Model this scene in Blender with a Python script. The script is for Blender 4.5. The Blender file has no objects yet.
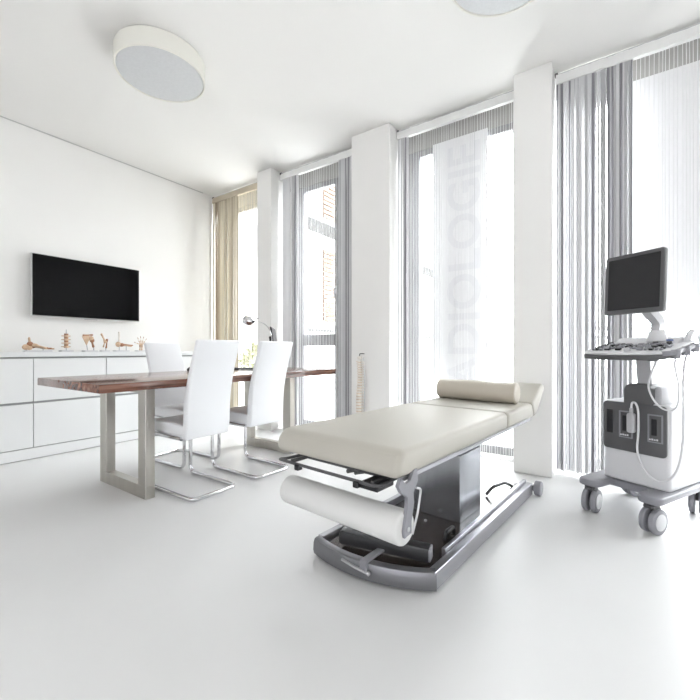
import bpy, bmesh, math, random
from mathutils import Vector, Matrix
random.seed(7)
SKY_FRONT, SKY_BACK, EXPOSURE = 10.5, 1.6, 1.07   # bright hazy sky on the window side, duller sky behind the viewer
S = bpy.context.scene
COL = S.collection
PI = math.pi
R = math.radians

# ------------------------------------------------------------------ materials
MATS = {}
def mat(name, color, rough=.5, metal=0., bump=0., bscale=40., var=0., vscale=3., coat=0., spec=.5, trans=0., detail=3., stretch=None):
    if name in MATS: return MATS[name]
    m = bpy.data.materials.new(name); m.use_nodes = True
    nt = m.node_tree; b = nt.nodes['Principled BSDF']
    c = tuple(color) + (1,)
    b.inputs['Base Color'].default_value = c
    b.inputs['Roughness'].default_value = rough
    b.inputs['Metallic'].default_value = metal
    b.inputs['Coat Weight'].default_value = coat
    b.inputs['Coat Roughness'].default_value = .08
    b.inputs['Specular IOR Level'].default_value = spec
    tc = nt.nodes.new('ShaderNodeTexCoord')
    mp = nt.nodes.new('ShaderNodeMapping')
    nt.links.new(tc.outputs['Object'], mp.inputs['Vector'])
    if stretch: mp.inputs['Scale'].default_value = stretch
    if var:
        n = nt.nodes.new('ShaderNodeTexNoise'); n.inputs['Scale'].default_value = vscale; n.inputs['Detail'].default_value = detail
        nt.links.new(mp.outputs[0], n.inputs['Vector'])
        r = nt.nodes.new('ShaderNodeValToRGB')
        r.color_ramp.elements[0].position = .3; r.color_ramp.elements[1].position = .7
        r.color_ramp.elements[0].color = tuple(max(0, x*(1-var)) for x in color) + (1,)
        r.color_ramp.elements[1].color = tuple(min(1, x*(1+var)) for x in color) + (1,)
        nt.links.new(n.outputs['Fac'], r.inputs['Fac']); nt.links.new(r.outputs['Color'], b.inputs['Base Color'])
    if bump:
        n2 = nt.nodes.new('ShaderNodeTexNoise'); n2.inputs['Scale'].default_value = bscale; n2.inputs['Detail'].default_value = 2
        nt.links.new(mp.outputs[0], n2.inputs['Vector'])
        bp = nt.nodes.new('ShaderNodeBump'); bp.inputs['Strength'].default_value = bump; bp.inputs['Distance'].default_value = .01
        nt.links.new(n2.outputs['Fac'], bp.inputs['Height']); nt.links.new(bp.outputs[0], b.inputs['Normal'])
    MATS[name] = m
    return m

M_wall = mat('white_plaster', (.86, .853, .835), .7, bump=.03, bscale=120, var=.01, vscale=2)
M_ceil = mat('ceiling_paint', (.82, .81, .79), .8, bump=.03, bscale=150, var=.01, vscale=1)
M_floor = mat('white_resin_floor', (.71, .71, .71), .38, bump=.012, bscale=3, var=.022, vscale=1.3, spec=.4, detail=5)
M_lacq = mat('white_gloss_lacquer', (.80, .81, .81), .12, var=.01)
M_worktop = mat('worktop_white', (.74, .75, .75), .35, var=.01)
M_gap = mat('grey_shadow_groove', (.38, .39, .39), .6, var=.05)
M_frame = mat('window_frame_grey', (.31, .31, .315), .45, var=.03)
M_lint = mat('blind_box_dark', (.42, .415, .40), .6, var=.05)
M_chrome = mat('chrome', (.72, .72, .74), .09, 1., bump=.01, bscale=20)
M_steel = mat('brushed_steel', (.50, .48, .44), .34, 1., bump=.08, bscale=60, stretch=(1, 1, .05), var=.05, vscale=20)
M_leather = mat('white_leather', (.84, .85, .87), .42, bump=.06, bscale=160, var=.01)
M_cush = mat('cream_vinyl', (.46, .44, .39), .5, bump=.03, bscale=200, var=.01)
M_cush2 = mat('beige_vinyl', (.50, .455, .385), .42, bump=.03, bscale=200, var=.01)
M_paper = mat('paper', (.68, .68, .67), .8, bump=.03, bscale=90, var=.01)
M_grey = mat('grey_coated_metal', (.20, .20, .215), .33, .65, bump=.02, bscale=150, var=.05, vscale=8)
M_grey2 = mat('column_metal', (.40, .41, .44), .24, .9, bump=.04, bscale=40, stretch=(1, 1, .06), var=.08, vscale=8)
M_rail = mat('rail_metal', (.36, .36, .385), .34, .75, bump=.02, bscale=150, var=.03)
M_silver = mat('silver_paint', (.52, .52, .54), .32, .7, bump=.02, bscale=150)
M_plate = mat('dark_brown_plate', (.045, .034, .032), .22, .0, bump=.01, bscale=60, var=.1, coat=.3)
M_black = mat('black_plastic', (.012, .012, .014), .35, bump=.02, bscale=150, var=.1)
M_screen = mat('black_screen', (.004, .004, .0045), .15, var=.1, spec=.12)
M_screen2 = mat('dark_screen', (.022, .022, .024), .22, var=.05, spec=.35)
M_tvedge = mat('silver_frame', (.6, .6, .6), .3, .5, var=.02)
M_mw = mat('white_equipment_plastic', (.66, .66, .68), .35, bump=.02, bscale=150, var=.01)
M_dk = mat('crossbar_dark', (.05, .05, .053), .4, .4, bump=.02, bscale=150)
M_mg = mat('dark_grey_equipment_plastic', (.088, .088, .092), .45, bump=.02, bscale=150, var=.05)
M_mg2 = mat('mid_grey_equipment_plastic', (.25, .25, .275), .42, bump=.02, bscale=150, var=.05)
M_lg = mat('light_grey_plastic', (.45, .45, .47), .4, bump=.02, bscale=150, var=.03)
M_drum = mat('lamp_drum_cream', (.80, .79, .73), .6, var=.01)
M_bone = mat('bone_resin', (.62, .44, .30), .5, bump=.1, bscale=60, var=.2, vscale=25)
M_bone2 = mat('bone_resin_brown', (.36, .17, .09), .5, bump=.1, bscale=60, var=.3, vscale=25)
M_bonew = mat('bone_resin_pale', (.80, .76, .70), .5, bump=.1, bscale=60, var=.08, vscale=25)
M_bldg = mat('building_render', (.80, .79, .78), .8, bump=.1, bscale=20, var=.04)
M_bwin = mat('building_window_dark', (.17, .17, .18), .9, spec=.1)
M_slab = mat('building_slab', (.13, .13, .13), .8, spec=.1, var=.05)
M_shut = mat('building_shutter', (.20, .145, .115), .8, spec=.1, var=.08)
M_terr = mat('terrace_paving', (.80, .80, .79), .7, bump=.1, bscale=10, var=.04)
M_leaf = mat('leaves', (.13, .15, .06), .6, bump=.2, bscale=10, var=.3, vscale=12)
M_led = mat('blue_socket', (.05, .12, .35), .4, var=.05)

def wood():
    m = bpy.data.materials.new('walnut_wood'); m.use_nodes = True; nt = m.node_tree; b = nt.nodes['Principled BSDF']
    tc = nt.nodes.new('ShaderNodeTexCoord'); mp = nt.nodes.new('ShaderNodeMapping'); mp.inputs['Scale'].default_value = (13, .45, 14)
    nt.links.new(tc.outputs['Object'], mp.inputs['Vector'])
    n = nt.nodes.new('ShaderNodeTexNoise'); n.inputs['Scale'].default_value = 2.2; n.inputs['Detail'].default_value = 8; n.inputs['Distortion'].default_value = .35
    nt.links.new(mp.outputs[0], n.inputs['Vector'])
    r = nt.nodes.new('ShaderNodeValToRGB'); e = r.color_ramp.elements
    e[0].position = .32; e[0].color = (.040, .016, .010, 1); e[1].position = .72; e[1].color = (.32, .17, .115, 1)
    x = e.new(.5); x.color = (.17, .072, .048, 1)
    nt.links.new(n.outputs['Fac'], r.inputs['Fac']); nt.links.new(r.outputs['Color'], b.inputs['Base Color'])
    b.inputs['Roughness'].default_value = .24; b.inputs['Coat Weight'].default_value = .5; b.inputs['Coat Roughness'].default_value = .15
    bp = nt.nodes.new('ShaderNodeBump'); bp.inputs['Strength'].default_value = .06
    nt.links.new(n.outputs['Fac'], bp.inputs['Height']); nt.links.new(bp.outputs[0], b.inputs['Normal'])
    return m
M_wood = wood()

def glass():
    m = bpy.data.materials.new('window_glass'); m.use_nodes = True; nt = m.node_tree
    for n in list(nt.nodes): nt.nodes.remove(n)
    o = nt.nodes.new('ShaderNodeOutputMaterial'); mx = nt.nodes.new('ShaderNodeMixShader'); t = nt.nodes.new('ShaderNodeBsdfTransparent')
    t.inputs[0].default_value = (.97, .985, .98, 1)
    g = nt.nodes.new('ShaderNodeBsdfGlossy'); g.inputs['Roughness'].default_value = .02
    lw = nt.nodes.new('ShaderNodeLayerWeight'); lw.inputs['Blend'].default_value = .5
    pw = nt.nodes.new('ShaderNodeMath'); pw.operation = 'POWER'; pw.inputs[1].default_value = 5; nt.links.new(lw.outputs['Facing'], pw.inputs[0])
    f = nt.nodes.new('ShaderNodeMath'); f.operation = 'MULTIPLY_ADD'; f.inputs[1].default_value = .9; f.inputs[2].default_value = .035; nt.links.new(pw.outputs[0], f.inputs[0])
    nt.links.new(f.outputs[0], mx.inputs[0]); nt.links.new(t.outputs[0], mx.inputs[1]); nt.links.new(g.outputs[0], mx.inputs[2]); nt.links.new(mx.outputs[0], o.inputs[0])
    return m
M_glass = glass()

def cloth(name, col, a, tr=.35):
    """thin translucent fabric: diffuse + translucent + a little see-through weave"""
    m = bpy.data.materials.new(name); m.use_nodes = True; nt = m.node_tree
    for n in list(nt.nodes): nt.nodes.remove(n)
    o = nt.nodes.new('ShaderNodeOutputMaterial'); d = nt.nodes.new('ShaderNodeBsdfDiffuse'); t = nt.nodes.new('ShaderNodeBsdfTranslucent'); tp = nt.nodes.new('ShaderNodeBsdfTransparent')
    nz = nt.nodes.new('ShaderNodeTexNoise'); nz.inputs['Scale'].default_value = 30
    hs = nt.nodes.new('ShaderNodeMixRGB'); hs.inputs[1].default_value = tuple(c*.96 for c in col)+(1,); hs.inputs[2].default_value = tuple(col)+(1,)
    nt.links.new(nz.outputs['Fac'], hs.inputs[0]); nt.links.new(hs.outputs[0], d.inputs[0]); nt.links.new(hs.outputs[0], t.inputs[0])
    m1 = nt.nodes.new('ShaderNodeMixShader'); m1.inputs[0].default_value = tr; m2 = nt.nodes.new('ShaderNodeMixShader'); m2.inputs[0].default_value = a
    nt.links.new(d.outputs[0], m1.inputs[1]); nt.links.new(t.outputs[0], m1.inputs[2])
    nt.links.new(m1.outputs[0], m2.inputs[1]); nt.links.new(tp.outputs[0], m2.inputs[2]); nt.links.new(m2.outputs[0], o.inputs[0])
    return m
M_banner = cloth('banner_fabric', (.9, .9, .91), 0, .05)
M_btext = cloth('banner_print', (.84, .84, .86), 0, .035)
M_tape = cloth('curtain_header', (.86, .86, .85), 0, .03)
M_tapeg = cloth('curtain_header_gold', (.62, .55, .44), 0, .03)
def strm(name, c, tr=.2): return cloth(name, c, 0, tr)
M_s = [strm('string_silver', (.85, .85, .86), .07), strm('string_grey', (.66, .66, .67), .05), strm('string_dark', (.40, .395, .42), .03)]
M_g = [strm('string_cream', (.80, .74, .61), .03), strm('string_beige', (.60, .53, .41), .02), strm('string_brown', (.38, .31, .23), .01)]
M_diff = mat('lamp_diffuser', (.60, .61, .62), .5, bump=.1, bscale=300, var=.03, vscale=60)

# ------------------------------------------------------------------ mesh helpers
def nb(): return bmesh.new()
def box(bm, x0, x1, y0, y1, z0, z1, bev=0, seg=2, mi=0, rot=None, mtx=None):
    t = bmesh.new(); bmesh.ops.create_cube(t, size=1)
    bmesh.ops.scale(t, vec=(abs(x1-x0), abs(y1-y0), abs(z1-z0)), verts=t.verts)
    if bev:
        bmesh.ops.bevel(t, geom=list(t.edges), offset=bev, segments=seg, profile=.5, affect='EDGES')
    if rot is not None: bmesh.ops.transform(t, matrix=rot, verts=t.verts)
    bmesh.ops.translate(t, vec=((x0+x1)/2, (y0+y1)/2, (z0+z1)/2), verts=t.verts)
    if mtx is not None: bmesh.ops.transform(t, matrix=mtx, verts=t.verts)
    merge(bm, t, mi); return bm
def merge(bm, t, mi=0):
    for f in t.faces: f.material_index = mi; f.smooth = True
    me = bpy.data.meshes.new('tmp'); t.to_mesh(me); t.free(); bm.from_mesh(me); bpy.data.meshes.remove(me)
def cyl(bm, p0, p1, r0, r1=None, seg=24, bev=0, mi=0):
    r1 = r0 if r1 is None else r1
    p0, p1 = Vector(p0), Vector(p1); d = p1-p0; L = d.length
    prof = [(0, 0), (r0, 0), (r1, L), (0, L)] if not bev else [(0, 0), (r0-bev, 0), (r0-bev*.3, bev*.3), (r0, bev), (r1, L-bev), (r1-bev*.3, L-bev*.3), (r1-bev, L), (0, L)]
    lathe(bm, prof, seg, Matrix.Translation(p0) @ d.to_track_quat('Z', 'Y').to_matrix().to_4x4(), mi)
    return bm
def lathe(bm, prof, seg=32, mtx=None, mi=0):
    t = bmesh.new(); rings = []
    for r, z in prof:
        if r < 1e-6: rings.append([t.verts.new((0, 0, z))])
        else: rings.append([t.verts.new((r*math.cos(2*PI*i/seg), r*math.sin(2*PI*i/seg), z)) for i in range(seg)])
    for a, b in zip(rings, rings[1:]):
        for i in range(seg):
            j = (i+1) % seg
            if len(a) == 1 and len(b) == 1: continue
            if len(a) == 1: t.faces.new((a[0], b[j], b[i]))
            elif len(b) == 1: t.faces.new((a[i], a[j], b[0]))
            else: t.faces.new((a[i], a[j], b[j], b[i]))
    bmesh.ops.recalc_face_normals(t, faces=t.faces)
    if mtx is not None: bmesh.ops.transform(t, matrix=mtx, verts=t.verts)
    merge(bm, t, mi); return bm
def prism(bm, poly, a0, a1, axis='Y', bev=0, seg=2, mi=0):
    """poly in the two other axes (X,Z for Y; Y,Z for X; X,Y for Z)"""
    t = bmesh.new()
    def P(u, v, a): return {'Y': (u, a, v), 'X': (a, u, v), 'Z': (u, v, a)}[axis]
    A = [t.verts.new(P(u, v, a0)) for u, v in poly]; B = [t.verts.new(P(u, v, a1)) for u, v in poly]
    n = len(poly); t.faces.new(A); t.faces.new(B[::-1])
    for i in range(n): t.faces.new((A[i], B[i], B[(i+1) % n], A[(i+1) % n]))
    bmesh.ops.recalc_face_normals(t, faces=t.faces)
    if bev:
        es = [e for e in t.edges if len(e.link_faces) == 2 and e.calc_face_angle(0) > R(25)]
        bmesh.ops.bevel(t, geom=es, offset=bev, segments=seg, profile=.5, affect='EDGES', clamp_overlap=True)
    merge(bm, t, mi); return bm
def fillet(pts, r, n=5):
    pts = [Vector(p) for p in pts]; out = [pts[0]]
    for a, b, c in zip(pts, pts[1:], pts[2:]):
        d1, d2 = (a-b), (c-b); k = min(r, d1.length*.48, d2.length*.48)
        s, e = b+d1.normalized()*k, b+d2.normalized()*k
        for i in range(n+1):
            t = i/n; out.append((1-t)**2*s+2*t*(1-t)*b+t*t*e)
    return out+[pts[-1]]
def spline(pts, n=8):
    P = [Vector(p) for p in pts]; P = [P[0]*2-P[1]]+P+[P[-1]*2-P[-2]]; out = []
    for i in range(1, len(P)-2):
        for k in range(n):
            t = k/n; p0, p1, p2, p3 = P[i-1:i+3]
            out.append(.5*((2*p1)+(p2-p0)*t+(2*p0-5*p1+4*p2-p3)*t*t+(3*p1-p0-3*p2+p3)*t**3))
    return out+[P[-2]]
def tube(bm, pts, r, seg=10, mi=0, flat=None):
    """round tube (r) or flat bar (flat=(w,h), w kept horizontal)"""
    t = bmesh.new(); pts = [Vector(p) for p in pts]; rings = []; n = len(pts); up = None
    for i, p in enumerate(pts):
        d = (pts[min(i+1, n-1)]-pts[max(i-1, 0)]).normalized()
        if up is None: up = Vector((0, 0, 1)) if abs(d.z) < .9 else Vector((1, 0, 0))
        s = d.cross(up).normalized(); up = s.cross(d).normalized()
        rr = r[i] if isinstance(r, (list, tuple)) else r
        if flat:
            w, h = flat
            rings.append([t.verts.new(p+s*a*w/2+up*b*h/2) for a, b in ((-1, -1), (1, -1), (1, 1), (-1, 1))])
        else:
            rings.append([t.verts.new(p+(s*math.cos(2*PI*k/seg)+up*math.sin(2*PI*k/seg))*rr) for k in range(seg)])
    m = len(rings[0])
    for a, b in zip(rings, rings[1:]):
        for k in range(m): t.faces.new((a[k], a[(k+1) % m], b[(k+1) % m], b[k]))
    t.faces.new(rings[0][::-1]); t.faces.new(rings[-1])
    bmesh.ops.recalc_face_normals(t, faces=t.faces)
    merge(bm, t, mi); return bm
def ball(bm, c, r, sc=(1, 1, 1), seg=16, mi=0, rot=None):
    t = bmesh.new(); bmesh.ops.create_uvsphere(t, u_segments=seg, v_segments=seg//2+2, radius=r)
    bmesh.ops.scale(t, vec=sc, verts=t.verts)
    if rot is not None: bmesh.ops.transform(t, matrix=rot, verts=t.verts)
    bmesh.ops.translate(t, vec=c, verts=t.verts); merge(bm, t, mi); return bm
def obj(name, bm, m, parent=None, label=None, sharp=35):
    me = bpy.data.meshes.new(name); bm.to_mesh(me); bm.free()
    for x in (m if isinstance(m, (list, tuple)) else [m]): me.materials.append(x)
    try: me.set_sharp_from_angle(angle=R(sharp))
    except Exception: pass
    o = bpy.data.objects.new(name, me); COL.objects.link(o)
    if parent: o.parent = parent
    if label: o['label'] = label
    return o
def thing(name, label, cat, loc=(0, 0, 0), rz=0, group=None):
    o = bpy.data.objects.new(name, None); COL.objects.link(o); o.location = loc; o.rotation_euler = (0, 0, rz)
    o.empty_display_size = .1
    return tag(o, label, cat, group)
def tag(o, label, cat, group=None):
    o['label'] = label; o['category'] = cat
    if group: o['group'] = group
    return o
def struct(name, bm, m, parent=None):
    o = obj(name, bm, m, parent)
    if parent is None: o['kind'] = 'structure'
    return o
def dup(root, loc, rz, label, group=None):
    r = root.copy(); COL.objects.link(r); r.location = loc; r.rotation_euler = (0, 0, rz); r['label'] = label
    if group: r['group'] = group
    for ch in list(root.children):
        c = ch.copy(); COL.objects.link(c); c.parent = r
        for g in ch.children:
            d = g.copy(); COL.objects.link(d); d.parent = c
    return r

# ------------------------------------------------------------------ camera
cam = bpy.data.cameras.new('camera'); co = bpy.data.objects.new('camera', cam); COL.objects.link(co)
cam.sensor_width = 36; cam.lens = 36*386/700; cam.clip_start = .05; cam.clip_end = 200
co.location = (0, 0, .93); co.rotation_euler = (R(90), 0, R(34.57)); S.camera = co

# ------------------------------------------------------------------ room shell
H = 3.03
XL = -4.55; YW = 3.14; YG = 3.5; XR = 2.6; YB = -3.2
struct('floor', box(nb(), XL-.1, XR, YB, 3.62, -.1, 0), M_floor)
struct('ceiling', box(nb(), XL-.1, XR, YB, 3.62, H, H+.15), M_ceil)
struct('wall_left', box(nb(), XL-.15, XL, YB, 3.62, 0, H), M_wall)
for nm, x0, x1 in (('wall_pier_left', -3.502, -3.267), ('wall_pier_centre', -2.147, -1.721), ('wall_pier_right', -.645, -.383), ('wall_pier_far_right', 1.6, XR)):
    struct(nm, box(nb(), x0, x1, YW, 3.62, 0, H, .004, 1), M_wall)
b = box(nb(), XL-.1, -1.6, YB-.15, YB, 0, H); box(b, 2.3, XR, YB-.15, YB, 0, H); box(b, -1.6, 2.3, YB-.15, YB, 2.75, H)
struct('wall_back', b, M_wall)   # out of view; the wide unglazed gap is added to let in fill light
struct('wall_right', box(nb(), XR, XR+.15, YB-.15, 3.62, 0, H), M_wall)
b = box(nb(), XL+.002, XL+.012, .0, 3.13, H-.008, H-.0005); struct('shadow_strip_1', b, mat('ceiling_shadow_line', (.55, .55, .54), .7, var=.03))  # thin grey strip stands in for the shadow line under the ceiling

def window(i, x0, x1, glassx, transom=None, handle=None, lintel=2.86, gold=False):
    w = bpy.data.objects.new('window_%d' % i, None); COL.objects.link(w); w['kind'] = 'structure'
    b = box(nb(), x0, x1, 3.46, 3.60, lintel, H)
    obj('blind_box', b, M_lint, w)
    g0, g1 = glassx; b = nb()
    box(b, x0, g0, 3.47, 3.54, .0, lintel, .004, 1); box(b, g1, x1, 3.47, 3.54, .0, lintel, .004, 1)
    box(b, g0, g1, 3.47, 3.54, .03, .10, .004, 1); box(b, g0, g1, 3.47, 3.54, lintel-.06, lintel, .004, 1)
    if transom: box(b, g0, g1, 3.46, 3.54, transom[0], transom[1], .004, 1)
    obj('window_frame', b, M_frame, w)
    obj('glass_pane', box(nb(), g0, g1, 3.508, 3.514, .10, lintel-.06), M_glass, w)
    obj('sill', box(nb(), x0, x1, 3.40, 3.60, -.02, .03), M_wall, w)
    if handle:
        hx, hz = handle; b = nb()
        box(b, hx-.012, hx+.012, 3.455, 3.47, hz-.06, hz+.03, .004, 1); tube(b, fillet([(hx, 3.46, hz), (hx, 3.43, hz), (hx, 3.43, hz-.11)], .015), .009)
        obj('window_handle', b, M_mw, w)
    return w
window(1, XL, -3.502, (-4.42, -3.56))
window(2, -3.267, -2.147, (-3.06, -2.60), (.98, 1.11), (-2.575, 1.62))
window(3, -1.721, -.645, (-1.57, -.72), None, (-1.70, 1.66))
window(4, -.383, 1.6, (-.30, 1.50))

# ------------------------------------------------------------------ curtains
def rod(x0, x1, label, z=3.005):
    t = thing('curtain_rod', label, 'curtain rod', ((x0+x1)/2, 3.29, z), 0, 'curtain rods under the ceiling')
    w = (x1-x0)/2
    obj('rail', cyl(nb(), (-w, 0, 0), (w, 0, 0), .008, seg=12), M_silver, t)
    for s in (-1, 1):
        b = cyl(nb(), (s*w, 0, 0), (s*(w-.02), 0, 0), .017, seg=16, bev=.003)
        obj('end_bracket', b, M_mg, t)
    return t
rod(XL+.003, -3.505, 'short curtain rod over the leftmost beige curtain')
rod(-3.264, -2.15, 'curtain rod over window beside far end of wooden table')
rod(-1.718, -.648, 'curtain rod over window with the printed banner')
rod(-.380, 1.597, 'long curtain rod over the right window behind ultrasound machine')

def strings(label, x0, x1, dense, spacing, mats, tape, group='string curtains at the windows', ztop=2.985, seed=1):
    rnd = random.Random(seed)
    t = thing('string_curtain', label, 'curtain', ((x0+x1)/2, 3.29, 0), 0, group)
    cx = (x0+x1)/2
    # header tape: softly waved band
    tb = bmesh.new(); n = int((x1-x0)/.02)+2; prev = None
    for i in range(n):
        x = x0+(x1-x0)*i/(n-1); y = .012+.003*math.sin(x*47)+.002*math.sin(x*131)
        cur = [tb.verts.new((x-cx, -y, ztop+.015)), tb.verts.new((x-cx, -y*1.3, ztop-.055+.002*math.sin(x*60))),
               tb.verts.new((x-cx, .02, ztop-.055)), tb.verts.new((x-cx, .02, ztop+.015))]
        if prev:
            for k in range(4): tb.faces.new((prev[k], prev[(k+1) % 4], cur[(k+1) % 4], cur[k]))
        prev = cur
    for f in tb.faces: f.smooth = True
    bmesh.ops.recalc_face_normals(tb, faces=tb.faces)
    obj('header_tape', tb, tape, t)
    sb = bmesh.new(); x = x0+.004
    grp = 0; tone = 0; gy = 0; off = 0
    while x < x1-.002:
        d = 0
        for a, c, v in dense:
            if a <= x <= c: d = v
        if grp <= 0:
            grp = rnd.randint(1, 3) if d else rnd.randint(1, 5)
            tone = rnd.choices((0, 1, 2), (6, 4, 2) if d else (8, 2, 0))[0]
            gy = rnd.uniform(-.011, .011); off = rnd.uniform(-.002, .002) if d else rnd.uniform(-.003, .003)
        grp -= 1
        w = .0046 if d else .0022
        z1 = ztop-.05; z0 = .02+rnd.uniform(0, .02)
        y = gy+rnd.uniform(-.004, .004); xx = x-cx
        zs = (z1, z1-.35, (z1+z0)/2, z0); os = (0, off*.8, off, off*1.1+rnd.uniform(-.001, .001))
        ys = (0, y*.8, y, y)
        rings = []
        for zz, o_, yy in zip(zs, os, ys):
            rings.append([sb.verts.new((xx+o_+w*math.cos(k*2*PI/3+.5), yy+w*math.sin(k*2*PI/3+.5), zz)) for k in range(3)])
        for p, q in zip(rings, rings[1:]):
            for k in range(3):
                f = sb.faces.new((p[k], p[(k+1) % 3], q[(k+1) % 3], q[k])); f.material_index = tone; f.smooth = True
        x += (.0055 if d else spacing[1]*rnd.uniform(.7, 1.3))
        if d and grp == 0 and rnd.random() < 1.12-d: x += rnd.uniform(.002, .006)
    o = obj('strings', sb, mats, t); o['kind'] = 'stuff'
    return t
strings('beige string curtain at the leftmost window by the media wall', XL+.01, -3.51, [(-4.54, -4.02, 1.0)], (.0075, .013), M_g, M_tapeg, seed=3)
strings('grey string curtain at narrow window behind far end of wooden table', -3.262, -2.155, [(-3.25, -2.98, .8), (-2.44, -2.155, 1.1)], (.0075, .03), M_s, M_tape, seed=5)
strings('grey string curtain gathered left over the window with printed banner', -1.715, -.655, [(-1.715, -1.60, .9)], (.0075, .022), M_s, M_tape, seed=8)
strings('wide grey string curtain behind the ultrasound machine', -.372, 1.59, [(-.372, .09, 1.0)], (.0075, .02), M_s, M_tape, seed=11)

# banners behind the strings
t = thing('hanging_banner', 'white hanging banner with faint vertical grey lettering behind the middle curtain', 'banner', (-1.165, 3.43, 0))
obj('fabric_panel', box(nb(), -.25, .25, -.002, .002, .66, 2.855), M_banner, t)
fc = bpy.data.curves.new('printed_text', 'FONT'); fc.body = 'RADIOLOGIE'; fc.size = .40; fc.offset = .009; fc.space_character = 1.04; fc.extrude = .001; fc.align_x = 'RIGHT'; fc.align_y = 'CENTER'
ft = bpy.data.objects.new('printed_text', fc); COL.objects.link(ft); fc.materials.append(M_btext)
bpy.context.view_layer.update(); tm = bpy.data.meshes.new_from_object(ft.evaluated_get(bpy.context.evaluated_depsgraph_get())); bpy.data.objects.remove(ft); bpy.data.curves.remove(fc)
fo = bpy.data.objects.new('printed_text', tm); COL.objects.link(fo); fo.parent = t
fo.rotation_euler = (R(90), R(-90), 0); fo.location = (.055, -.006, 2.78); fo.scale = (1.0, 1, 1)
fo['label'] = 'faint grey capital letters reading upward'
t = thing('hanging_banner', 'plain white hanging panel behind the curtain at right window', 'banner', (.60, 3.43, 0))
obj('fabric_panel', box(nb(), -.54, .49, -.002, .002, 1.14, 2.855), M_banner, t)

# ------------------------------------------------------------------ cabinets on the left wall
XF = -4.09
edges = [-.537+.572*i for i in range(7)]+[3.10]
cabl = ['white lacquered sideboard unit nearest the viewer', 'white lacquered sideboard unit at the near end, just beyond the left picture edge', 'white lacquered sideboard unit cut by the left picture edge',
        'white lacquered sideboard unit right below the left half of television', 'white lacquered sideboard unit below right half of television behind table end',
        'white lacquered sideboard unit mostly hidden behind the lone far-side chair', 'narrow white sideboard unit in the corner by the beige curtain']
for i in range(1, 7):
    y0, y1 = edges[i], edges[i+1]
    t = thing('sideboard_cabinet', cabl[i], 'cabinet', (XL+.24, (y0+y1)/2, 0), 0, 'sideboard units along the left wall')
    w = (y1-y0)/2; xf = XF-(XL+.24); xb = -.235
    bd = nb(); box(bd, xb, xf-.02, -w+.001, w-.001, .0, .868); obj('body', bd, M_gap, t)
    obj('plinth', box(nb(), xf-.02, xf-.003, -w, w, .006, .094), M_lacq, t)
    obj('drawer_front', box(nb(), xf-.019, xf, -w+.0025, w-.0025, .102, .474, .0015, 1), M_lacq, t)
    obj('drawer_front', box(nb(), xf-.019, xf, -w+.0025, w-.0025, .492, .856, .0015, 1), M_lacq, t)
o = obj('worktop', box(nb(), XL+.003, XF+.012, edges[1], 3.10, .871, .914, .002, 1), M_worktop)
tag(o, 'long white worktop over the sideboard units under the television', 'worktop')

# television
t = thing('television', 'flat black television mounted on the left wall', 'television', (XL+.05, 1.77, 1.545))
obj('wall_mount', box(nb(), -.048, -.01, -.2, .2, -.15, .15, .005, 1), M_black, t)
obj('housing', box(nb(), -.012, .022, -.497, .497, -.296, .296, .006, 2), M_tvedge, t)
obj('screen', box(nb(), .018, .028, -.488, .488, -.287, .289, .003, 1), M_screen, t)
obj('lower_trim', box(nb(), .018, .026, -.06, .06, -.304, -.294, .002, 1), M_silver, t)

# ------------------------------------------------------------------ anatomical models on the worktop
Z0 = .9145
def bone(b, p, q, r, k0=1.7, k1=1.5, mi=0):
    p, q = Vector(p), Vector(q); n = 8; pts = [p.lerp(q, i/n) for i in range(n+1)]
    rs = [r*(k0 if i in (0,) else 1+((k0-1)*max(0, 1-i/2.5) if i < n/2 else (k1-1)*max(0, 1-(n-i)/2.5))) for i in range(n+1)]
    tube(b, pts, rs, 8, mi); ball(b, p, r*k0, seg=10, mi=mi); ball(b, q, r*k1, seg=10, mi=mi)
BM = [M_bone, M_bone2, M_bonew]
def model(name, label, y, fn, basew=.07):
    t = thing(name, label, 'anatomical model', (-4.30, y, Z0), 0, 'anatomical models on the sideboard')
    obj('base', box(nb(), -.04, .04, -basew, basew, 0, .012, .004, 2), M_mw, t)
    b = nb(); st = []; fn(b, st)
    obj('bones', b, BM, t)
    for q in st: obj('stand_rod', q, M_lg, t)
    return t
def R_(s): s.append(nb()); return s[-1]
def foot(b, s):
    for k in range(5):
        y0 = -.06+.006*k
        bone(b, (.02-.012*k, -.02, .035+.003*(4-k)), (.028-.015*k, .055, .026), .0045, mi=0)
        bone(b, (.028-.015*k, .062, .026), (.03-.016*k, .09, .024), .0038, mi=1)
        bone(b, (.03-.016*k, .096, .024), (.031-.017*k, .112, .022), .003, mi=0)
    for (x, y, z, r, m) in ((.0, -.085, .032, .022, 0), (.0, -.055, .05, .02, 1), (.012, -.03, .045, .014, 0), (-.014, -.03, .036, .014, 1), (0, -.06, .028, .018, 0)): ball(b, (x, y, z), r, (1, 1.3, .8), 10, m)
    bone(b, (0, -.058, .06), (.0, -.062, .085), .009, 1.2, 1.0, 0)
    for v in b.verts: v.co.z = .012+(v.co.z-.012)*1.45
    for yy in (-.08, .04): cyl(R_(s), (0, yy, .01), (0, yy, .03), .004, seg=8)
def verts(b, s):
    for k in range(4):
        z = .035+.034*k
        cyl(b, (0, 0, z), (0, 0, z+.022), .019, .018, 14, .003, 0)
        cyl(b, (0, 0, z+.022), (0, 0, z+.034), .017, .017, 14, .002, 1)
        ball(b, (-.006, .026, z+.012), .008, (1, 1.8, .6), 8, 0); ball(b, (-.006, -.026, z+.012), .008, (1, 1.8, .6), 8, 0); ball(b, (-.03, 0, z+.006), .008, (1.8, .6, .8), 8, 1)
    cyl(R_(s), (0, 0, .01), (0, 0, .21), .003, seg=8)
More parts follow.
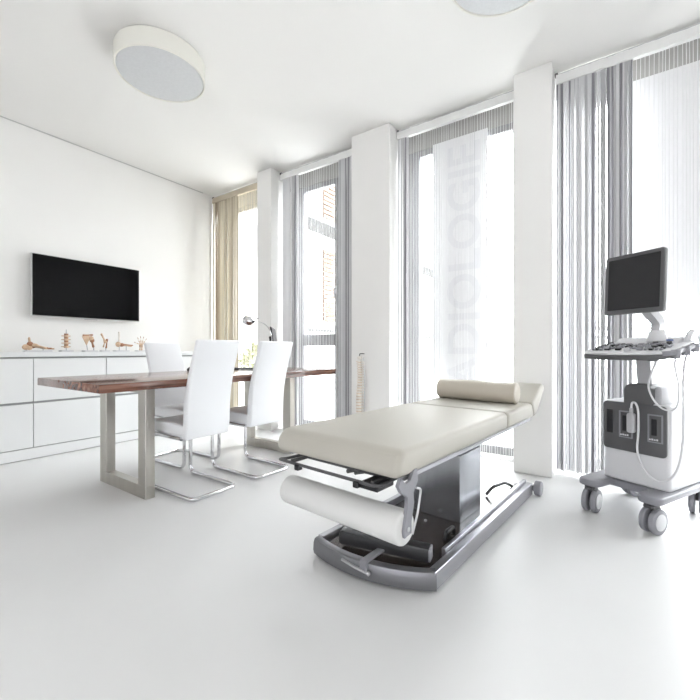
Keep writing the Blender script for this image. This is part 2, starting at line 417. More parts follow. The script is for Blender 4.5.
def shoulder(b, s):
    ball(b, (0, .01, .13), .024, (1, 1, 1), 14, 0); bone(b, (0, .012, .12), (.0, .03, .05), .009, 1.6, 1.3, 1)
    prism(b, [(-.07, .15), (-.01, .165), (.0, .13), (-.03, .06)], -.006, .006, 'X', .003, mi=0)
    bone(b, (.01, -.06, .16), (.0, .02, .165), .006, 1.5, 1.5, 1); ball(b, (0, .02, .11), .02, (1, 1, 1.1), 12, 1)
    cyl(R_(s), (0, -.02, .01), (0, -.03, .08), .004, seg=8); cyl(R_(s), (0, .035, .01), (0, .033, .06), .004, seg=8)
def elbow(b, s):
    bone(b, (0, -.03, .175), (0, .005, .10), .008, 1.2, 2.1, 0); bone(b, (.004, .02, .12), (.004, .012, .04), .006, 1.8, 1.4, 1); bone(b, (-.012, .006, .10), (-.012, -.006, .05), .006, 1.8, 1.4, 0)
    cyl(R_(s), (0, .01, .01), (0, .01, .05), .004, seg=8)
def knee(b, s):
    ball(b, (0, -.03, .075), .028, (1, .9, 1), 14, 0); bone(b, (0, -.02, .1), (0, -.02, .20), .008, 1.8, 1.3, 2); ball(b, (.01, .0, .07), .022, (1, 1.2, .9), 12, 1)
    bone(b, (0, .0, .07), (0, .10, .06), .010, 1.8, 1.1, 0); bone(b, (.012, .02, .075), (.01, .11, .066), .005, 1.4, 1.2, 1)
    cyl(R_(s), (0, -.02, .01), (0, -.02, .06), .004, seg=8); cyl(R_(s), (0, .05, .01), (0, .05, .06), .004, seg=8)
def hand(b, s):
    for (y, z, m) in ((-.012, .06, 1), (.0, .064, 0), (.012, .06, 1), (-.008, .072, 0), (.008, .074, 0)): ball(b, (0, y, z), .0085, seg=8, mi=m)
    for k, (ya, za) in enumerate(((-.07, .10), (-.035, .15), (-.005, .165), (.03, .16), (.06, .14))):
        p = Vector((0, -.016+.009*k, .078)); q = Vector((.0, ya, za))
        a = p.lerp(q, .45); c = p.lerp(q, .75)
        bone(b, p, a, .004, 1.3, 1.5, 0); bone(b, a, c, .0034, 1.3, 1.4, 2); bone(b, c, q, .0028, 1.2, 1, 1)
    bone(b, (0, -.008, .05), (0, -.012, .018), .006, 1.5, 1.3, 0); bone(b, (0, .010, .05), (0, .008, .018), .006, 1.5, 1.3, 0)
model('foot_skeleton_model', 'brownish foot skeleton model lying on sideboard under left end of television', 1.27, foot, .10)
model('vertebra_model', 'upright stack of tan vertebrae on a rod beside the foot skeleton', 1.49, verts, .05)
model('shoulder_joint_model', 'shoulder joint bones with round brown head, middle of sideboard row', 1.69, shoulder, .06)
model('elbow_joint_model', 'slim elbow joint bones leaning diagonally on small white base', 1.825, elbow, .035)
model('hip_joint_model', 'brown joint model with one pale bone standing straight up', 1.985, knee, .07)
model('hand_skeleton_model', 'hand skeleton with spread fingers, last model before the white chair', 2.19, hand, .05)

# ------------------------------------------------------------------ wooden table
t = thing('table', 'long walnut table on two square steel frame legs', 'table', (-2.655, 1.94, 0))
b = nb()
tx0, tx1, ty0, ty1 = -.435, .45, -1.03, 1.01
poly = []
rn = random.Random(4)
for i in range(25): poly.append((tx1+.006*math.sin(i*1.1)+rn.uniform(-.003, .003), ty0+(ty1-ty0)*i/24))
for i in range(25): poly.append((tx0+.006*math.sin(i*.9)+rn.uniform(-.003, .003), ty1-(ty1-ty0)*i/24))
prism(b, poly, .702, .75, 'Z', .004, 2)
obj('tabletop', b, M_wood, t)
for yy in (-.66, .63):
    b = nb(); x0, x1 = -.362, .255; y0, y1 = yy-.03, yy+.03
    box(b, x0, x1, y0, y1, 0, .08, .002, 1); box(b, x0, x1, y0, y1, .66, .7015, .002, 1)
    box(b, x0, x0+.095, y0, y1, .0785, .6615, .002, 1); box(b, x1-.09, x1, y0, y1, .0785, .6615, .002, 1)
    obj('leg', b, M_steel, t, 'square brushed steel frame leg')

# ------------------------------------------------------------------ cantilever chairs (local +x = forward)
def make_chair():
    t = thing('cantilever_chair', '', 'chair', (0, 0, 0), 0, 'white cantilever chairs around the table')
    W = .161
    rear = [(.075, .365), (.062, .44), (.058, .55), (.045, .66), (.012, .80), (-.028, .92), (-.05, .992)]
    front = [(-.018, .996), (.008, .92), (.052, .80), (.095, .66), (.112, .55), (.118, .44), (.13, .365)]
    prof = spline([(x, 0, z) for x, z in rear], 4)+spline([(x, 0, z) for x, z in front], 4)
    b = nb(); prism(b, [(p.x, p.z) for p in prof], -W, W, 'Y', .012, 3)
    obj('backrest', b, M_leather, t, sharp=60)
    b = nb(); prism(b, [(.10, .385), (.30, .375), (.48, .385), (.525, .42), (.515, .455), (.40, .468), (.10, .455)], -W, W, 'Y', .014, 3)
    obj('seat', b, M_leather, t, sharp=60)
    y = .164
    def side(s): return [(.12, s*y, .372), (.53, s*y, .372), (.53, s*y, .013), (.0, s*y, .013)]
    pts = side(-1)+side(1)[::-1]
    b = nb(); tube(b, fillet(pts, .055, 6), .0135, 8)
    obj('frame', b, M_chrome, t, 'polished chrome tube frame', sharp=50)
    return t
ch = make_chair()
ch.location = (-2.12, 1.555, 0); ch.rotation_euler = (0, 0, PI); ch['label'] = 'white high-backed chair in front of table, left of the two'
dup(ch, (-2.11, 2.06, 0), PI+R(-1), 'white high-backed chair in front of table, right one partly hidden by couch')
dup(ch, (-3.30, 1.885, 0), R(2), 'lone white high-backed chair on the sideboard side of the table')

# things on the table
ZT = .7505
t = thing('keyboard', 'thin black keyboard on the table between the two front chairs', 'keyboard', (-2.76, 2.32, ZT), R(35))
obj('case', box(nb(), -.15, .15, -.055, .055, .004, .016, .004, 2), M_black, t)
b = nb()
for i in range(12):
    for j in range(4): box(b, -.138+i*.0232, -.118+i*.0232, -.045+j*.023, -.025+j*.023, .015, .021, .002, 1)
obj('keys', b, M_black, t)
for sx in (-1, 1): obj('foot_strip', box(nb(), sx*.12-.01, sx*.12+.01, -.05, .05, 0, .006), M_black, t)
b = nb(); ball(b, (0, 0, .012), .03, (1, 1.5, .85), 16)
for v in b.verts: v.co.z = max(0, v.co.z)
o = obj('computer_mouse', b, M_black); o.location = (-2.985, 1.95, ZT); tag(o, 'black mouse on the table just left of front chair backrest', 'mouse')
# desk lamp
t = thing('desk_lamp', 'small chrome desk lamp with thin curved arm on the table', 'lamp', (-2.55, 2.39, ZT))
b = nb(); lathe(b, [(0, 0), (.06, 0), (.062, .006), (.05, .014), (.012, .02), (0, .02)], 28); obj('base', b, M_chrome, t)
b = nb(); tube(b, spline([(0, 0, .015), (.045, 0, .12), (.075, 0, .24), (.06, 0, .33), (.0, 0, .40), (-.10, 0, .435), (-.16, 0, .437)], 6), .0035, 8); obj('arm', b, M_chrome, t)
b = nb(); ball(b, (-.16, 0, .437), .012, seg=12); tube(b, [(-.16, 0, .437), (-.11, 0, .462)], .003); ball(b, (-.105, 0, .464), .007, seg=10)
obj('joint', b, M_black, t)
b = nb(); mt = Matrix.Translation((-.18, 0, .437)) @ Matrix.Rotation(R(-78), 4, 'Y')
lathe(b, [(.012, -.01), (.028, .0), (.042, .025), (.046, .06), (.043, .085), (.040, .084), (.043, .06), (.039, .027), (.024, .004), (.0, .002)], 24, mt)
b2 = obj('lamp_shade', b, M_chrome, t)
b = nb(); ball(b, (-.235, 0, .448), .02, seg=12); obj('bulb', b, M_mw, t)
# monitor seen edge on
t = thing('computer_monitor', 'black computer monitor seen edge-on behind the right front chair', 'monitor', (-2.63, 2.60, ZT), R(131))
obj('base', box(nb(), -.09, .09, -.07, .07, 0, .012, .006, 2), M_black, t)
obj('neck', box(nb(), -.02, .02, .02, .04, .01, .16, .004, 1), M_black, t)
ry = Matrix.Rotation(R(-8), 4, 'X')
b = nb(); prism(b, [(-.22, 0), (.22, 0), (.22, .30), (-.22, .30)], 0, .012, 'Y', .003, 1)
prism(b, [(-.16, .05), (.16, .05), (.14, .22), (-.14, .22)], .012, .04, 'Y', .006, 2)
bmesh.ops.transform(b, matrix=Matrix.Translation((0, -.01, .09)) @ ry, verts=b.verts)
hs = obj('housing', b, M_black, t)
b = nb(); box(b, -.21, .21, -.002, .0005, .01, .29); bmesh.ops.transform(b, matrix=Matrix.Translation((0, -.01, .09)) @ ry, verts=b.verts)
obj('screen', b, M_screen, t)

# ------------------------------------------------------------------ ceiling lamps
def ceil_lamp(x, y, label):
    t = thing('ceiling_lamp', label, 'ceiling lamp', (x, y, H), 0, 'round drum ceiling lamps')
    b = nb(); lathe(b, [(0, -.002), (.292, -.002), (.297, -.008), (.297, -.128), (.294, -.131), (.287, -.131), (.284, -.122), (.0, -.122)], 72); obj('drum', b, M_drum, t)
    b = nb(); lathe(b, [(0, -.129), (.27, -.129), (.280, -.127), (.283, -.1225), (0, -.1225)], 72); obj('diffuser', b, M_diff, t)
    return t
ceil_lamp(-2.70, 1.52, 'round white drum lamp on the ceiling, fully visible at upper left')
ceil_lamp(-.465, 2.10, 'round drum ceiling lamp cut off by the top picture edge')

# ------------------------------------------------------------------ spine model on the pillar
t = thing('spine_model', 'hanging model of a human spine in front of the middle pillar', 'anatomical model', (-1.985, 3.085, 0))
b = nb(); zz = .83; k = 0
while zz > .19:
    r = .021+.012*(k/22); h = .016+.008*(k/22); yy = .012*math.sin(k*.3)
    cyl(b, (-.012, yy-.03, zz-h), (-.012, yy-.03, zz), r, seg=12, bev=.003, mi=2)
    cyl(b, (-.012, yy-.03, zz-h-.005), (-.012, yy-.03, zz-h), r*.9, seg=12, mi=0)
    ball(b, (.014, yy-.03, zz-h*.6), .008, (2.2, .8, .7), 8, 2); ball(b, (-.036, yy-.03, zz-h*.6), .008, (1.3, .8, .6), 8, 0)
    ball(b, (.03, yy-.024, zz-h), .008, (1.4, .7, 1), 8, 2)
    zz -= h+.006; k += 1
ball(b, (-.005, -.03, zz-.02), .035, (1.6, .8, .8), 14, 2)
obj('vertebrae', b, BM, t)
b = nb(); ball(b, (-.01, -.03, .855), .026, (1, .8, .7), 14); obj('skull_base_plate', b, M_bonew, t)
b = nb(); tube(b, fillet([(-.01, -.03, .86), (-.01, -.03, .895), (-.01, .048, .895)], .015), .004, 8); obj('hook', b, M_black, t)
b = nb(); tube(b, spline([(.03, -.02, .86), (.038, -.02, .6), (.034, -.02, .35), (.03, -.02, .2)], 5), .0035, 6); obj('support_rod', b, M_silver, t)

# ------------------------------------------------------------------ examination couch
C = thing('examination_couch', 'cream padded examination couch on a grey metal base with central column', 'couch', (-.571, 1.393, 0), R(-5.6))
# base
def arc(p0, pm, p1, n=24):
    ax, ay = p0; bx, by = pm; cx, cy = p1
    d = 2*(ax*(by-cy)+bx*(cy-ay)+cx*(ay-by))
    ux = ((ax*ax+ay*ay)*(by-cy)+(bx*bx+by*by)*(cy-ay)+(cx*cx+cy*cy)*(ay-by))/d
    uy = ((ax*ax+ay*ay)*(cx-bx)+(bx*bx+by*by)*(ax-cx)+(cx*cx+cy*cy)*(bx-ax))/d
    r = math.hypot(ax-ux, ay-uy); a0 = math.atan2(ay-uy, ax-ux); a1 = math.atan2(cy-uy, cx-ux)
    if a1 > a0: a1 -= 2*PI
    return (ux, uy, r, a0, a1)
ux, uy, r0, a0, a1 = arc((.012, .0), (-.26, -.122), (-.548, -.105))
b = bmesh.new(); prof = [(-.004, .012), (.0, .03), (-.002, .062), (-.008, .078), (-.018, .083), (-.036, .083), (-.038, .078), (-.038, .012)]
n = 40; rings = []
for i in range(n+1):
    a = a0+(a1-a0)*i/n
    rings.append([b.verts.new((ux+(r0+dr)*math.cos(a), uy+(r0+dr)*math.sin(a), z)) for dr, z in prof])
for p, q in zip(rings, rings[1:]):
    for k in range(len(prof)): f = b.faces.new((p[k], p[(k+1) % len(prof)], q[(k+1) % len(prof)], q[k])); f.smooth = True
b.faces.new(rings[0]); b.faces.new(rings[-1][::-1]); bmesh.ops.recalc_face_normals(b, faces=b.faces)
obj('front_bumper', b, M_grey, C, 'curved grey bumper at the foot end')
pl = []
for i in range(13):
    a = a0+(a1-a0)*(.06+.88*i/12); pl.append((ux+(r0-.036)*math.cos(a), uy+(r0-.036)*math.sin(a)))
pl += [(-.53, 1.30), (-.03, 1.30)]
b = nb(); prism(b, pl, .045, .060, 'Z', .002, 1); obj('base_plate', b, M_plate, C, 'glossy dark brown base plate')
for s in (1, -1):
    b = nb()
    if s == 1:
        box(b, -.030, .006, .0, 1.30, .010, .082, .003, 1); box(b, -.050, -.0295, .16, 1.29, .030, .099, .003, 1)
    else:
        box(b, -.553, -.520, -.07, 1.30, .010, .082, .003, 1); box(b, -.5205, -.500, .16, 1.29, .030, .099, .003, 1)
    obj('side_rail', b, M_rail, C)
d = Vector((-.44, -.035, 0)); e = Vector((-.060, .078, 0)); m = (d+e)/2; ang = math.atan2(e.y-d.y, e.x-d.x)
mt = Matrix.Translation((m.x, m.y, .105)) @ Matrix.Rotation(ang, 4, 'Z')
L = (e-d).length/2
b = nb(); box(b, -L, L, -.028, .028, -.03, .028, .006, 2, mtx=mt); obj('crossbar', b, M_dk, C, 'dark grey crossbar over the base plate')
b = nb(); box(b, L-.002, L+.008, -.027, .027, -.028, .026, .008, 3, mtx=mt); obj('end_cap', b, M_mg2, C)
b = nb(); box(b, -.262, -.228, -.125, .0, .083, .094, .003, 1); box(b, -.262, -.228, -.128, -.112, .05, .09, .003, 1); obj('pedal_arm', b, M_mg2, C)
b = nb(); tube(b, [(-.355, -.128, .062), (-.29, -.13, .056), (-.225, -.125, .05)], .006, 8); ball(b, (-.22, -.124, .05), .009, seg=10); obj('foot_pedal', b, M_silver, C)
b = nb(); box(b, -.41, -.120, .50, .765, .060, .40, .003, 1); obj('column_lower', b, M_grey2, C)
b = nb(); box(b, -.406, -.124, .504, .761, .40, .470, .003, 1); obj('column_upper', b, M_grey2, C)
for pts in ([(-.16, .95, .068), (-.13, .97, .115), (-.10, 1.10, .115), (-.09, 1.20, .068)], [(-.10, .30, .062), (-.10, .30, .095), (-.10, .38, .095), (-.10, .38, .062)]):
    b = nb(); tube(b, fillet(pts, .03), .010, 8); obj('hose_loop', b, M_black, C)
for x, y in ((-.27, .42), (-.44, .36)):
    b = nb(); lathe(b, [(0, 0), (.008, 0), (.007, .006), (0, .008)], 12, Matrix.Translation((x, y, .06))); obj('bolt', b, M_silver, C)
for x0, x1 in ((.012, .052), (-.59, -.56)):
    b = nb(); cyl(b, (x0, 1.335, .045), (x1, 1.335, .045), .045, seg=28, bev=.006)
    w = obj('castor_wheel', b, M_mg2, C)
    b = nb(); box(b, min(x0, -.0) if x0 > 0 else x1-.002, max(x0, 0)+.001 if x0 > 0 else -.54, 1.31, 1.345, .03, .06); obj('axle_block', b, M_mg, w)
# upper frame
for x0, x1 in ((-.030, -.008), (-.592, -.570)):
    obj('upper_side_rail', box(nb(), x0, x1, -.21, 1.30, .478, .496, .003, 1), M_rail, C)
b = nb(); box(b, -.56, -.04, .45, .78, .466, .494, .003, 1); obj('column_head', b, M_mg, C)
b = nb(); tube(b, fillet([(-.54, -.05, .47), (-.60, -.22, .455), (-.60, -.262, .462), (-.07, -.262, .462), (-.07, -.05, .47)], .03), .0065, 8); obj('foot_end_rail', b, M_mg, C)
b = nb(); box(b, -.545, -.075, -.17, -.15, .458, .474, .003, 1)
for x in (-.52, -.10): box(b, x-.008, x+.008, -.26, .02, .460, .474, .003, 1)
obj('foot_end_frame', b, M_mg, C)
for x in (-.475, -.165):
    obj('frame_clip', box(nb(), x-.012, x+.012, -.275, -.248, .440, .464, .003, 1), M_black, C)
b = nb(); box(b, -.16, -.075, -.262, -.16, .440, .462, .004, 1); obj('bracket_block', b, M_black, C)
# paper roll bracket on the near right corner
b = nb()
pp = [(-.245, .505), (-.215, .478), (-.185, .482), (-.165, .515), (-.140, .515), (-.135, .470), (-.165, .435), (-.160, .40), (-.178, .34), (-.178, .30), (-.222, .295), (-.228, .32), (-.205, .40), (-.205, .43), (-.245, .455), (-.262, .48)]
prism(b, pp[::-1], -.004, .010, 'X', .002, 1)
obj('roll_bracket', b, M_mg2, C)
b = nb(); tube(b, fillet([(.014, -.155, .45), (.016, -.125, .44), (.016, -.150, .36), (.016, -.185, .30)], .02), .004, 8); obj('bracket_wire', b, M_silver, C)
b = nb(); cyl(b, (.012, -.2, .32), (-.60, -.2, .32), .008, seg=12); obj('roll_spindle', b, M_silver, C)
b = nb(); tube(b, [(-.33, -.12, .43), (-.31, .50, .36)], .009, 8); tube(b, [(-.29, -.12, .43), (-.27, .50, .345)], .007, 8); obj('gas_strut', b, M_mg, C)
# cushions
def cushion(bm, x0, x1, prof, bev=.03):
    prism(bm, prof, x0, x1, 'X', bev, 5)
b = nb(); cushion(b, -.615, .010, [(-.268, .50), (-.262, .555), (-.225, .592), (.822, .592), (.822, .498), (-.20, .498)], .034)
obj('leg_cushion', b, M_cush, C, 'long cream foot section cushion', sharp=70)
b = nb(); cushion(b, -.615, .010, [(.828, .498), (.828, .592), (1.29, .592), (1.33, .498)], .024)
obj('seat_cushion', b, M_cush, C, sharp=70)
b = nb(); cushion(b, -.615, .010, [(1.338, .498), (1.300, .590), (1.52, .703), (1.575, .690), (1.585, .655), (1.40, .515)], .024)
obj('headrest_cushion', b, M_cush, C, 'raised cream headrest cushion', sharp=70)
for x in (-.50, -.10): obj('headrest_hinge', tube(nb(), [(x, 1.22, .482), (x, 1.36, .49), (x, 1.52, .60)], .009, 8), M_mg, C)
# bolster and paper roll: own things
mw = Matrix.Translation((-.571, 1.393, 0)) @ Matrix.Rotation(R(-5.6), 4, 'Z')
t = thing('bolster_pillow', 'beige cylindrical bolster pillow lying on the head end of couch', 'pillow', mw @ Vector((-.315, 1.185, .592)), R(-5.6))
b = nb(); cyl(b, (-.265, 0, .067), (.265, 0, .067), .066, seg=40, bev=.010); obj('cover', b, M_cush2, t, sharp=60)
for s in (-1, 1):
    b = nb(); ring = [(s*.256, .0655*math.cos(a), .067+.0655*math.sin(a)) for a in [2*PI*i/40 for i in range(41)]]; tube(b, ring, .0022, 6); obj('piping', b, M_cush2, t)
t = thing('paper_roll', 'white examination paper roll held under the foot end of couch', 'paper roll', mw @ Vector((-.300, -.2, .32)), R(-5.6))
b = nb(); lathe(b, [(.020, -.300), (.052, -.300), (.058, -.295), (.060, -.288), (.060, .288), (.058, .295), (.052, .300), (.020, .300), (.020, -.300)], 48, Matrix.Rotation(R(90), 4, 'Y')); obj('paper', b, M_paper, t, sharp=50)
b = nb(); lathe(b, [(.0125, -.301), (.0198, -.301), (.0198, .301), (.0125, .301), (.0125, -.301)], 24, Matrix.Rotation(R(90), 4, 'Y')); obj('cardboard_core', b, M_lg, t)

# ------------------------------------------------------------------ ultrasound machine
U = thing('ultrasound_machine', 'white and grey ultrasound machine on castors with black monitor', 'ultrasound machine', (.155, 2.489, 0), R(-27))
for i, (x, y, a) in enumerate(((-.303, .0, 10), (0, 0, -6), (.0, .50, 15), (-.32, .49, -20))):
    mt = Matrix.Translation((x, y, 0)) @ Matrix.Rotation(R(a), 4, 'Z')
    c = nb(); prism(c, [(-.012, .155), (.03, .15), (.066, .10), (.070, .055), (.05, .06), (.03, .115), (-.02, .135)], -.026, .026, 'X', .005, 2)
    for f in c.verts: f.co.y -= .02
    box(c, -.02, .02, -.05, .0, .135, .150, .004, 1); cyl(c, (0, 0, .12), (0, 0, .152), .012, seg=12)
    bmesh.ops.transform(c, matrix=mt, verts=c.verts)
    fo_ = obj('castor_fork', c, M_mg, U)
    for s in (-1, 1):
        w = nb(); cyl(w, (s*.008, 0, .066), (s*.036, 0, .066), .0655, seg=32, bev=.009); bmesh.ops.transform(w, matrix=mt, verts=w.verts)
        obj('wheel', w, M_mg2, fo_)
        w = nb(); cyl(w, (s*.034, 0, .066), (s*.040, 0, .066), .042, seg=28, bev=.003); bmesh.ops.transform(w, matrix=mt, verts=w.verts)
        obj('hub_cap', w, M_mw, fo_)
def rrect(x0, x1, y0, y1, r, n=4):
    out = []
    for cx, cy, a in ((x1-r, y1-r, 0), (x0+r, y1-r, 90), (x0+r, y0+r, 180), (x1-r, y0+r, 270)):
        for i in range(n+1): t_ = R(a+90*i/n); out.append((cx+r*math.cos(t_), cy+r*math.sin(t_)))
    return out
for x0, x1 in ((-.362, -.245), (-.060, .052)):
    b = nb(); prism(b, rrect(x0, x1, -.055, .56, .045), .155, .192, 'Z', .009, 3); obj('foot_beam', b, M_mg2, U)
b = nb(); prism(b, rrect(-.30, .0, .10, .52, .03), .150, .188, 'Z', .004, 1); obj('chassis', b, M_mg2, U)
b = nb(); prism(b, rrect(-.297, .030, .105, .56, .022), .192, .640, 'Z', .010, 3); obj('cabinet_body', b, M_mw, U)
# dark front panel with slots
b = nb(); prism(b, rrect(-.291, .020, .366, .636, .022), .092, .106, 'Y', .003, 2); P_ = obj('front_panel', b, M_mg, U, 'dark grey front panel')
b = nb(); prism(b, [(x, z) for x, z in rrect(-.185, -.045, .60, .745, .04)], .094, .30, 'Y', .010, 3); obj('column_hump', b, M_mg, U)
b = nb(); prism(b, rrect(-.046, -.012, .600, .735, .014), .120, .32, 'Y', .006, 2); obj('column_cover', b, M_lg, U)
for x0, x1, z0, z1 in ((-.272, -.238, .455, .590),):
    obj('ventilation_slot', box(nb(), x0, x1, .089, .094, z0, z1, .002, 1), M_black, P_)
for x0 in (-.205, -.065):
    b = nb()
    for (a, c, e, g) in ((x0, x0+.070, .582, .590), (x0, x0+.070, .440, .446), (x0, x0+.008, .44, .59), (x0+.062, x0+.070, .44, .59)): box(b, a, c, .0885, .094, e, g, .002, 1)
    q = obj('probe_port', b, M_mg2, P_); obj('port_slot', box(nb(), x0+.017, x0+.043, .088, .094, .478, .565, .002, 1), M_black, q)
    b = nb()
    for k in range(4): box(b, x0+.008+k*.011, x0+.015+k*.011, .0885, .0925, .452, .459+.002*(k % 2))
    obj('label_marks', b, M_mw, q)
# stem
b = nb(); tube(b, [(-.105, .20, .70), (-.118, .195, .90)], .04, 4, flat=(.085, .07)); obj('stem', b, M_lg, U)
# console (tilted up to the rear)
K = Matrix.Translation((-.11, .07, .935)) @ Matrix.Rotation(R(11), 4, 'X')
fr = [(-.185, .17), (-.205, .02), (-.200, -.12), (-.185, -.165), (-.10, -.185), (.02, -.19), (.12, -.185), (.185, -.165), (.205, -.13), (.21, .02), (.20, .17)]
b = nb(); prism(b, fr[::-1], -.024, .004, 'Z', .008, 2); bmesh.ops.transform(b, matrix=K, verts=b.verts); obj('console_underside', b, M_mg, U)
b = nb(); prism(b, [(x*.985, y*.985) for x, y in fr][::-1], .003, .015, 'Z', .006, 3); bmesh.ops.transform(b, matrix=K, verts=b.verts); cons = obj('console', b, M_mw, U)
b = nb(); rn = random.Random(2)
for j, yy in enumerate((-.12, -.085, -.05, -.015, .02)):
    x = -.165
    while x < .16:
        w = rn.choice((.012, .018, .026)); 
        if rn.random() < .8: box(b, x, x+w, yy, yy+.02, .016, .026, .002, 1, mi=rn.choice((0, 0, 1)))
        x += w+.008
bmesh.ops.transform(b, matrix=K, verts=b.verts); obj('keys', b, [M_mg2, M_black], cons)
b = nb(); ball(b, (.02, -.13, .018), .016, seg=16); bmesh.ops.transform(b, matrix=K, verts=b.verts); obj('trackball', b, M_lg, cons)
for x in (-.15, .07, .13):
    b = nb(); cyl(b, (x, .055, .016), (x, .055, .030), .012, seg=16, bev=.002); bmesh.ops.transform(b, matrix=K, verts=b.verts); obj('knob', b, M_mg, cons)
# raised rear part of the console
b = nb(); prism(b, [(.13, .93), (.14, .975), (.18, .998), (.30, .998), (.32, .955), (.26, .92), (.13, .92)], -.25, .05, 'X', .010, 3); cr = obj('console_rear_body', b, M_mw, U)
b = nb(); box(b, .0, .03, .135, .142, .978, .986, .001, 1); obj('usb_socket', b, M_led, cr)
# side rail with probe holders
b = nb()
tube(b, fillet([(.070, -.08, .910), (.102, -.05, .915), (.102, .20, .955), (.04, .25, .955)], .03), .013, 8); obj('handrail', b, M_mg2, U)
for yy in (-.02, .08, .18):
    b = nb(); cyl(b, (.103, yy, .890+yy*.16), (.103, yy, .935+yy*.16), .020, seg=20, bev=.003); obj('probe_holder', b, M_mg2, U)
b = nb(); tube(b, fillet([(-.02, -.02, .905), (-.02, -.02, .88), (.03, -.02, .88), (.03, -.02, .90)], .012), .007, 8); obj('cable_hook', b, M_mg, U)
# handle arch behind console
b = nb(); tube(b, fillet([(.06, .20, .96), (.08, .20, 1.03), (.08, .30, 1.02), (.08, .34, .95)], .03), .014, 10); obj('rear_handle', b, M_mw, U)
# monitor with arm
b = nb(); cyl(b, (-.05, .16, .975), (-.05, .16, 1.035), .048, .036, 24, .006); obj('arm_base', b, M_mw, U)
b = nb(); tube(b, fillet([(-.05, .16, 1.02), (-.045, .17, 1.075), (-.085, .10, 1.17)], .03), .03, flat=(.060, .038)); obj('monitor_arm', b, M_lg, U)
MT = Matrix.Translation((-.128, .075, 1.296)) @ Matrix.Scale(1.05, 4) @ Matrix.Rotation(R(-5), 4, 'Z') @ Matrix.Rotation(R(-3), 4, 'X')
b = nb(); prism(b, rrect(-.143, .143, -.158, .158, .012), 0, .028, 'Y', .004, 2); bmesh.ops.transform(b, matrix=MT, verts=b.verts); mon = obj('monitor_housing', b, M_mg, U, 'dark grey monitor housing')
b = nb(); box(b, -.124, .126, -.004, .002, -.135, .138, .001, 1); bmesh.ops.transform(b, matrix=MT, verts=b.verts); obj('screen', b, M_screen2, mon)
b = nb(); prism(b, rrect(-.07, .07, -.10, .08, .012), .026, .05, 'Y', .006, 2); bmesh.ops.transform(b, matrix=MT, verts=b.verts); obj('monitor_back', b, M_mg2, mon)
# probe and cables
T1 = thing('ultrasound_probe', 'light grey probe hanging in front of the dark panel of ultrasound machine', 'probe', U.matrix_world @ Vector((0, 0, 0)), 0)
T1.location = Vector((.155, 2.489, 0)); T1.rotation_euler = (0, 0, R(-27))
b = nb(); prism(b, rrect(-.150, -.112, .478, .585, .012), .052, .082, 'Y', .008, 3); box(b, -.139, -.123, .058, .076, .58, .615, .005, 2); obj('probe_head', b, M_lg, T1)
b = nb(); pts = [(-.131, .067, .61), (-.127, .066, .640), (-.110, .064, .643), (-.097, .062, .61), (-.094, .062, .55), (-.095, .06, .47), (-.098, .058, .40), (-.08, .05, .33), (-.035, .03, .28), (.02, .02, .262), (.065, .02, .29), (.098, .02, .36), (.115, .02, .48), (.118, .02, .62), (.112, .03, .76), (.110, .05, .86), (.106, .08, .90)]
tube(b, spline(pts, 5), .0055, 8); obj('probe_cable', b, M_mw, U, 'white probe cable hanging in a long loop')
b = nb(); tube(b, spline([(.035, -.02, .90), (.0, -.01, .82), (-.02, .0, .74), (.0, .02, .665), (.045, .02, .63), (.09, .02, .65), (.10, .02, .74), (.085, .02, .84), (.102, -.02, .895)], 6), .0045, 8)
o = obj('hanging_cable', b, M_mw, U, 'thin white cable looping below the console')

# ------------------------------------------------------------------ outside
o = obj('terrace', box(nb(), -14, 9, 3.62, 26, -.25, -.05), M_terr); o['kind'] = 'structure'; o.name = 'ground'
B = thing('apartment_building', 'pale apartment building with brown shutters across the terrace', 'building', (-7, 0, 0))
b = box(nb(), -5, 0, 4.6, 20, -.04, 7.2, .01, 1); obj('wall', b, M_bldg, B)
for z in (4.25, 1.45): obj('balcony_slab', box(nb(), 0.0, .7, 7.3, 18, z, z+.16, .01, 1), M_slab, B)
for z0 in (1.75, 4.6):
    for y0 in (7.4, 10.4, 13.1):
        f = obj('window', box(nb(), -.02, .04, y0, y0+1.3, z0, z0+2.1, .01, 1), M_bldg, B); obj('window_glass_pane', box(nb(), .03, .05, y0+.08, y0+1.22, z0+.08, z0+2.02), M_bwin, f)
        b = nb()
        for k in range(16): box(b, .05, .09, y0+1.3, y0+1.9, z0+.02+k*.13, z0+.12+k*.13)
        obj('shutter', b, M_shut, B)
t = thing('balustrade', 'grey terrace railing outside the right window', 'railing', (1.3, 4.5, -.05))
obj('top_bar', box(nb(), -1.7, 1.7, -.02, .02, 1.17, 1.215, .004, 1), M_frame, t); obj('lower_bar', box(nb(), -1.7, 1.7, -.015, .015, 1.09, 1.12, .004, 1), M_frame, t)
for x in (-1.68, -.2, 1.68): obj('post', box(nb(), x-.02, x+.02, -.018, .018, 0, 1.17), M_frame, t)
for z0 in (3.05,): f = obj('window', box(nb(), -.02, .04, 5.85, 6.4, z0, z0+.9, .01, 1), M_bldg, B); obj('window_glass_pane', box(nb(), .03, .05, 5.9, 6.35, z0+.05, z0+.85), M_bwin, f)
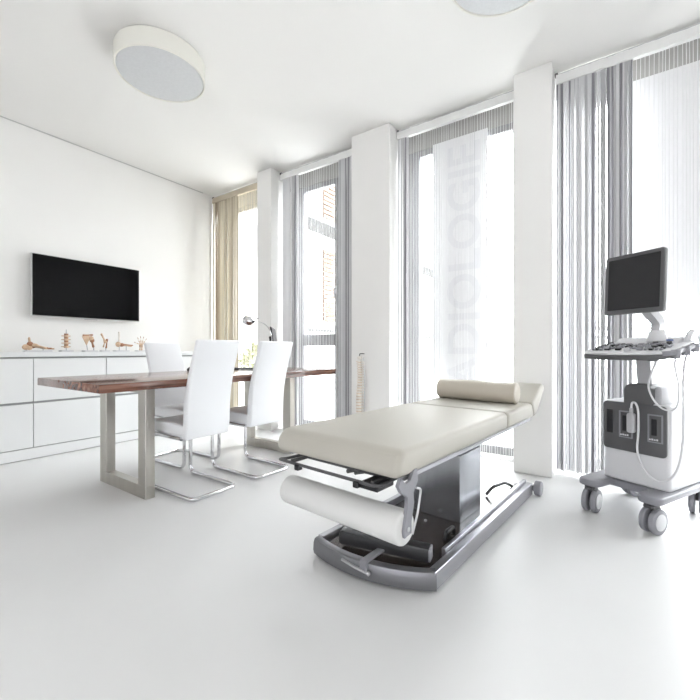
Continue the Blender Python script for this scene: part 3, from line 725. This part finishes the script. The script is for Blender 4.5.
def shrub(x, y, r, h, label, seed):
    rn = random.Random(seed); t = thing('shrub', label, 'shrub', (x, y, -.05), 0, 'shrubs on the terrace')
    b = nb()
    for k in range(5): a = k*1.25; tube(b, spline([(0, 0, 0), (.1*math.cos(a), .1*math.sin(a), h*.4), (.3*r*math.cos(a), .3*r*math.sin(a), h*.8)], 3), .012, 5)
    obj('stems', b, M_slab, t)
    b = bmesh.new()
    for k in range(900):
        u = rn.uniform(0, 2*PI); v = math.acos(rn.uniform(-1, 1)); q = rn.uniform(.6, 1)
        c = Vector((r*q*math.sin(v)*math.cos(u), r*q*math.sin(v)*math.sin(u), h*.58+h*.42*q*math.cos(v)))
        d1 = Vector((rn.gauss(0, 1), rn.gauss(0, 1), rn.gauss(0, 1))).normalized(); d2 = d1.orthogonal().normalized()*.022; d1 = d1*.05
        f = b.faces.new([b.verts.new(c-d1), b.verts.new(c+d2), b.verts.new(c+d1), b.verts.new(c-d2)])
    obj('foliage', b, M_leaf, t)
shrub(-6.1, 5.6, .5, 1.15, 'yellowish green shrub seen through the leftmost beige curtain', 1)
shrub(-.9, 9.0, .55, 1.2, 'shrub faintly seen through the window with banner', 2)

# ------------------------------------------------------------------ light
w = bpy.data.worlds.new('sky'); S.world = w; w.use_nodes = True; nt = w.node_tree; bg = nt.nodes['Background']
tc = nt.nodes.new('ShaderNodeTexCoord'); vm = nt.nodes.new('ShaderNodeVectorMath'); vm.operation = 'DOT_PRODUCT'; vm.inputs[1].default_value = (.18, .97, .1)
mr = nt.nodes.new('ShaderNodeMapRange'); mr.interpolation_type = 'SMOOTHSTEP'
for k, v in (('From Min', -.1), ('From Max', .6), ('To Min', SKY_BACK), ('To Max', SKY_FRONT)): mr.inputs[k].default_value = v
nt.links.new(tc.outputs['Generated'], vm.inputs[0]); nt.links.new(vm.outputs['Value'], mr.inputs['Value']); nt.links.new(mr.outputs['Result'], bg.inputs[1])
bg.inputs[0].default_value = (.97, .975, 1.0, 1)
S.view_settings.view_transform = 'Standard'; S.view_settings.look = 'None'; S.view_settings.gamma = 1; S.view_settings.use_curve_mapping = False
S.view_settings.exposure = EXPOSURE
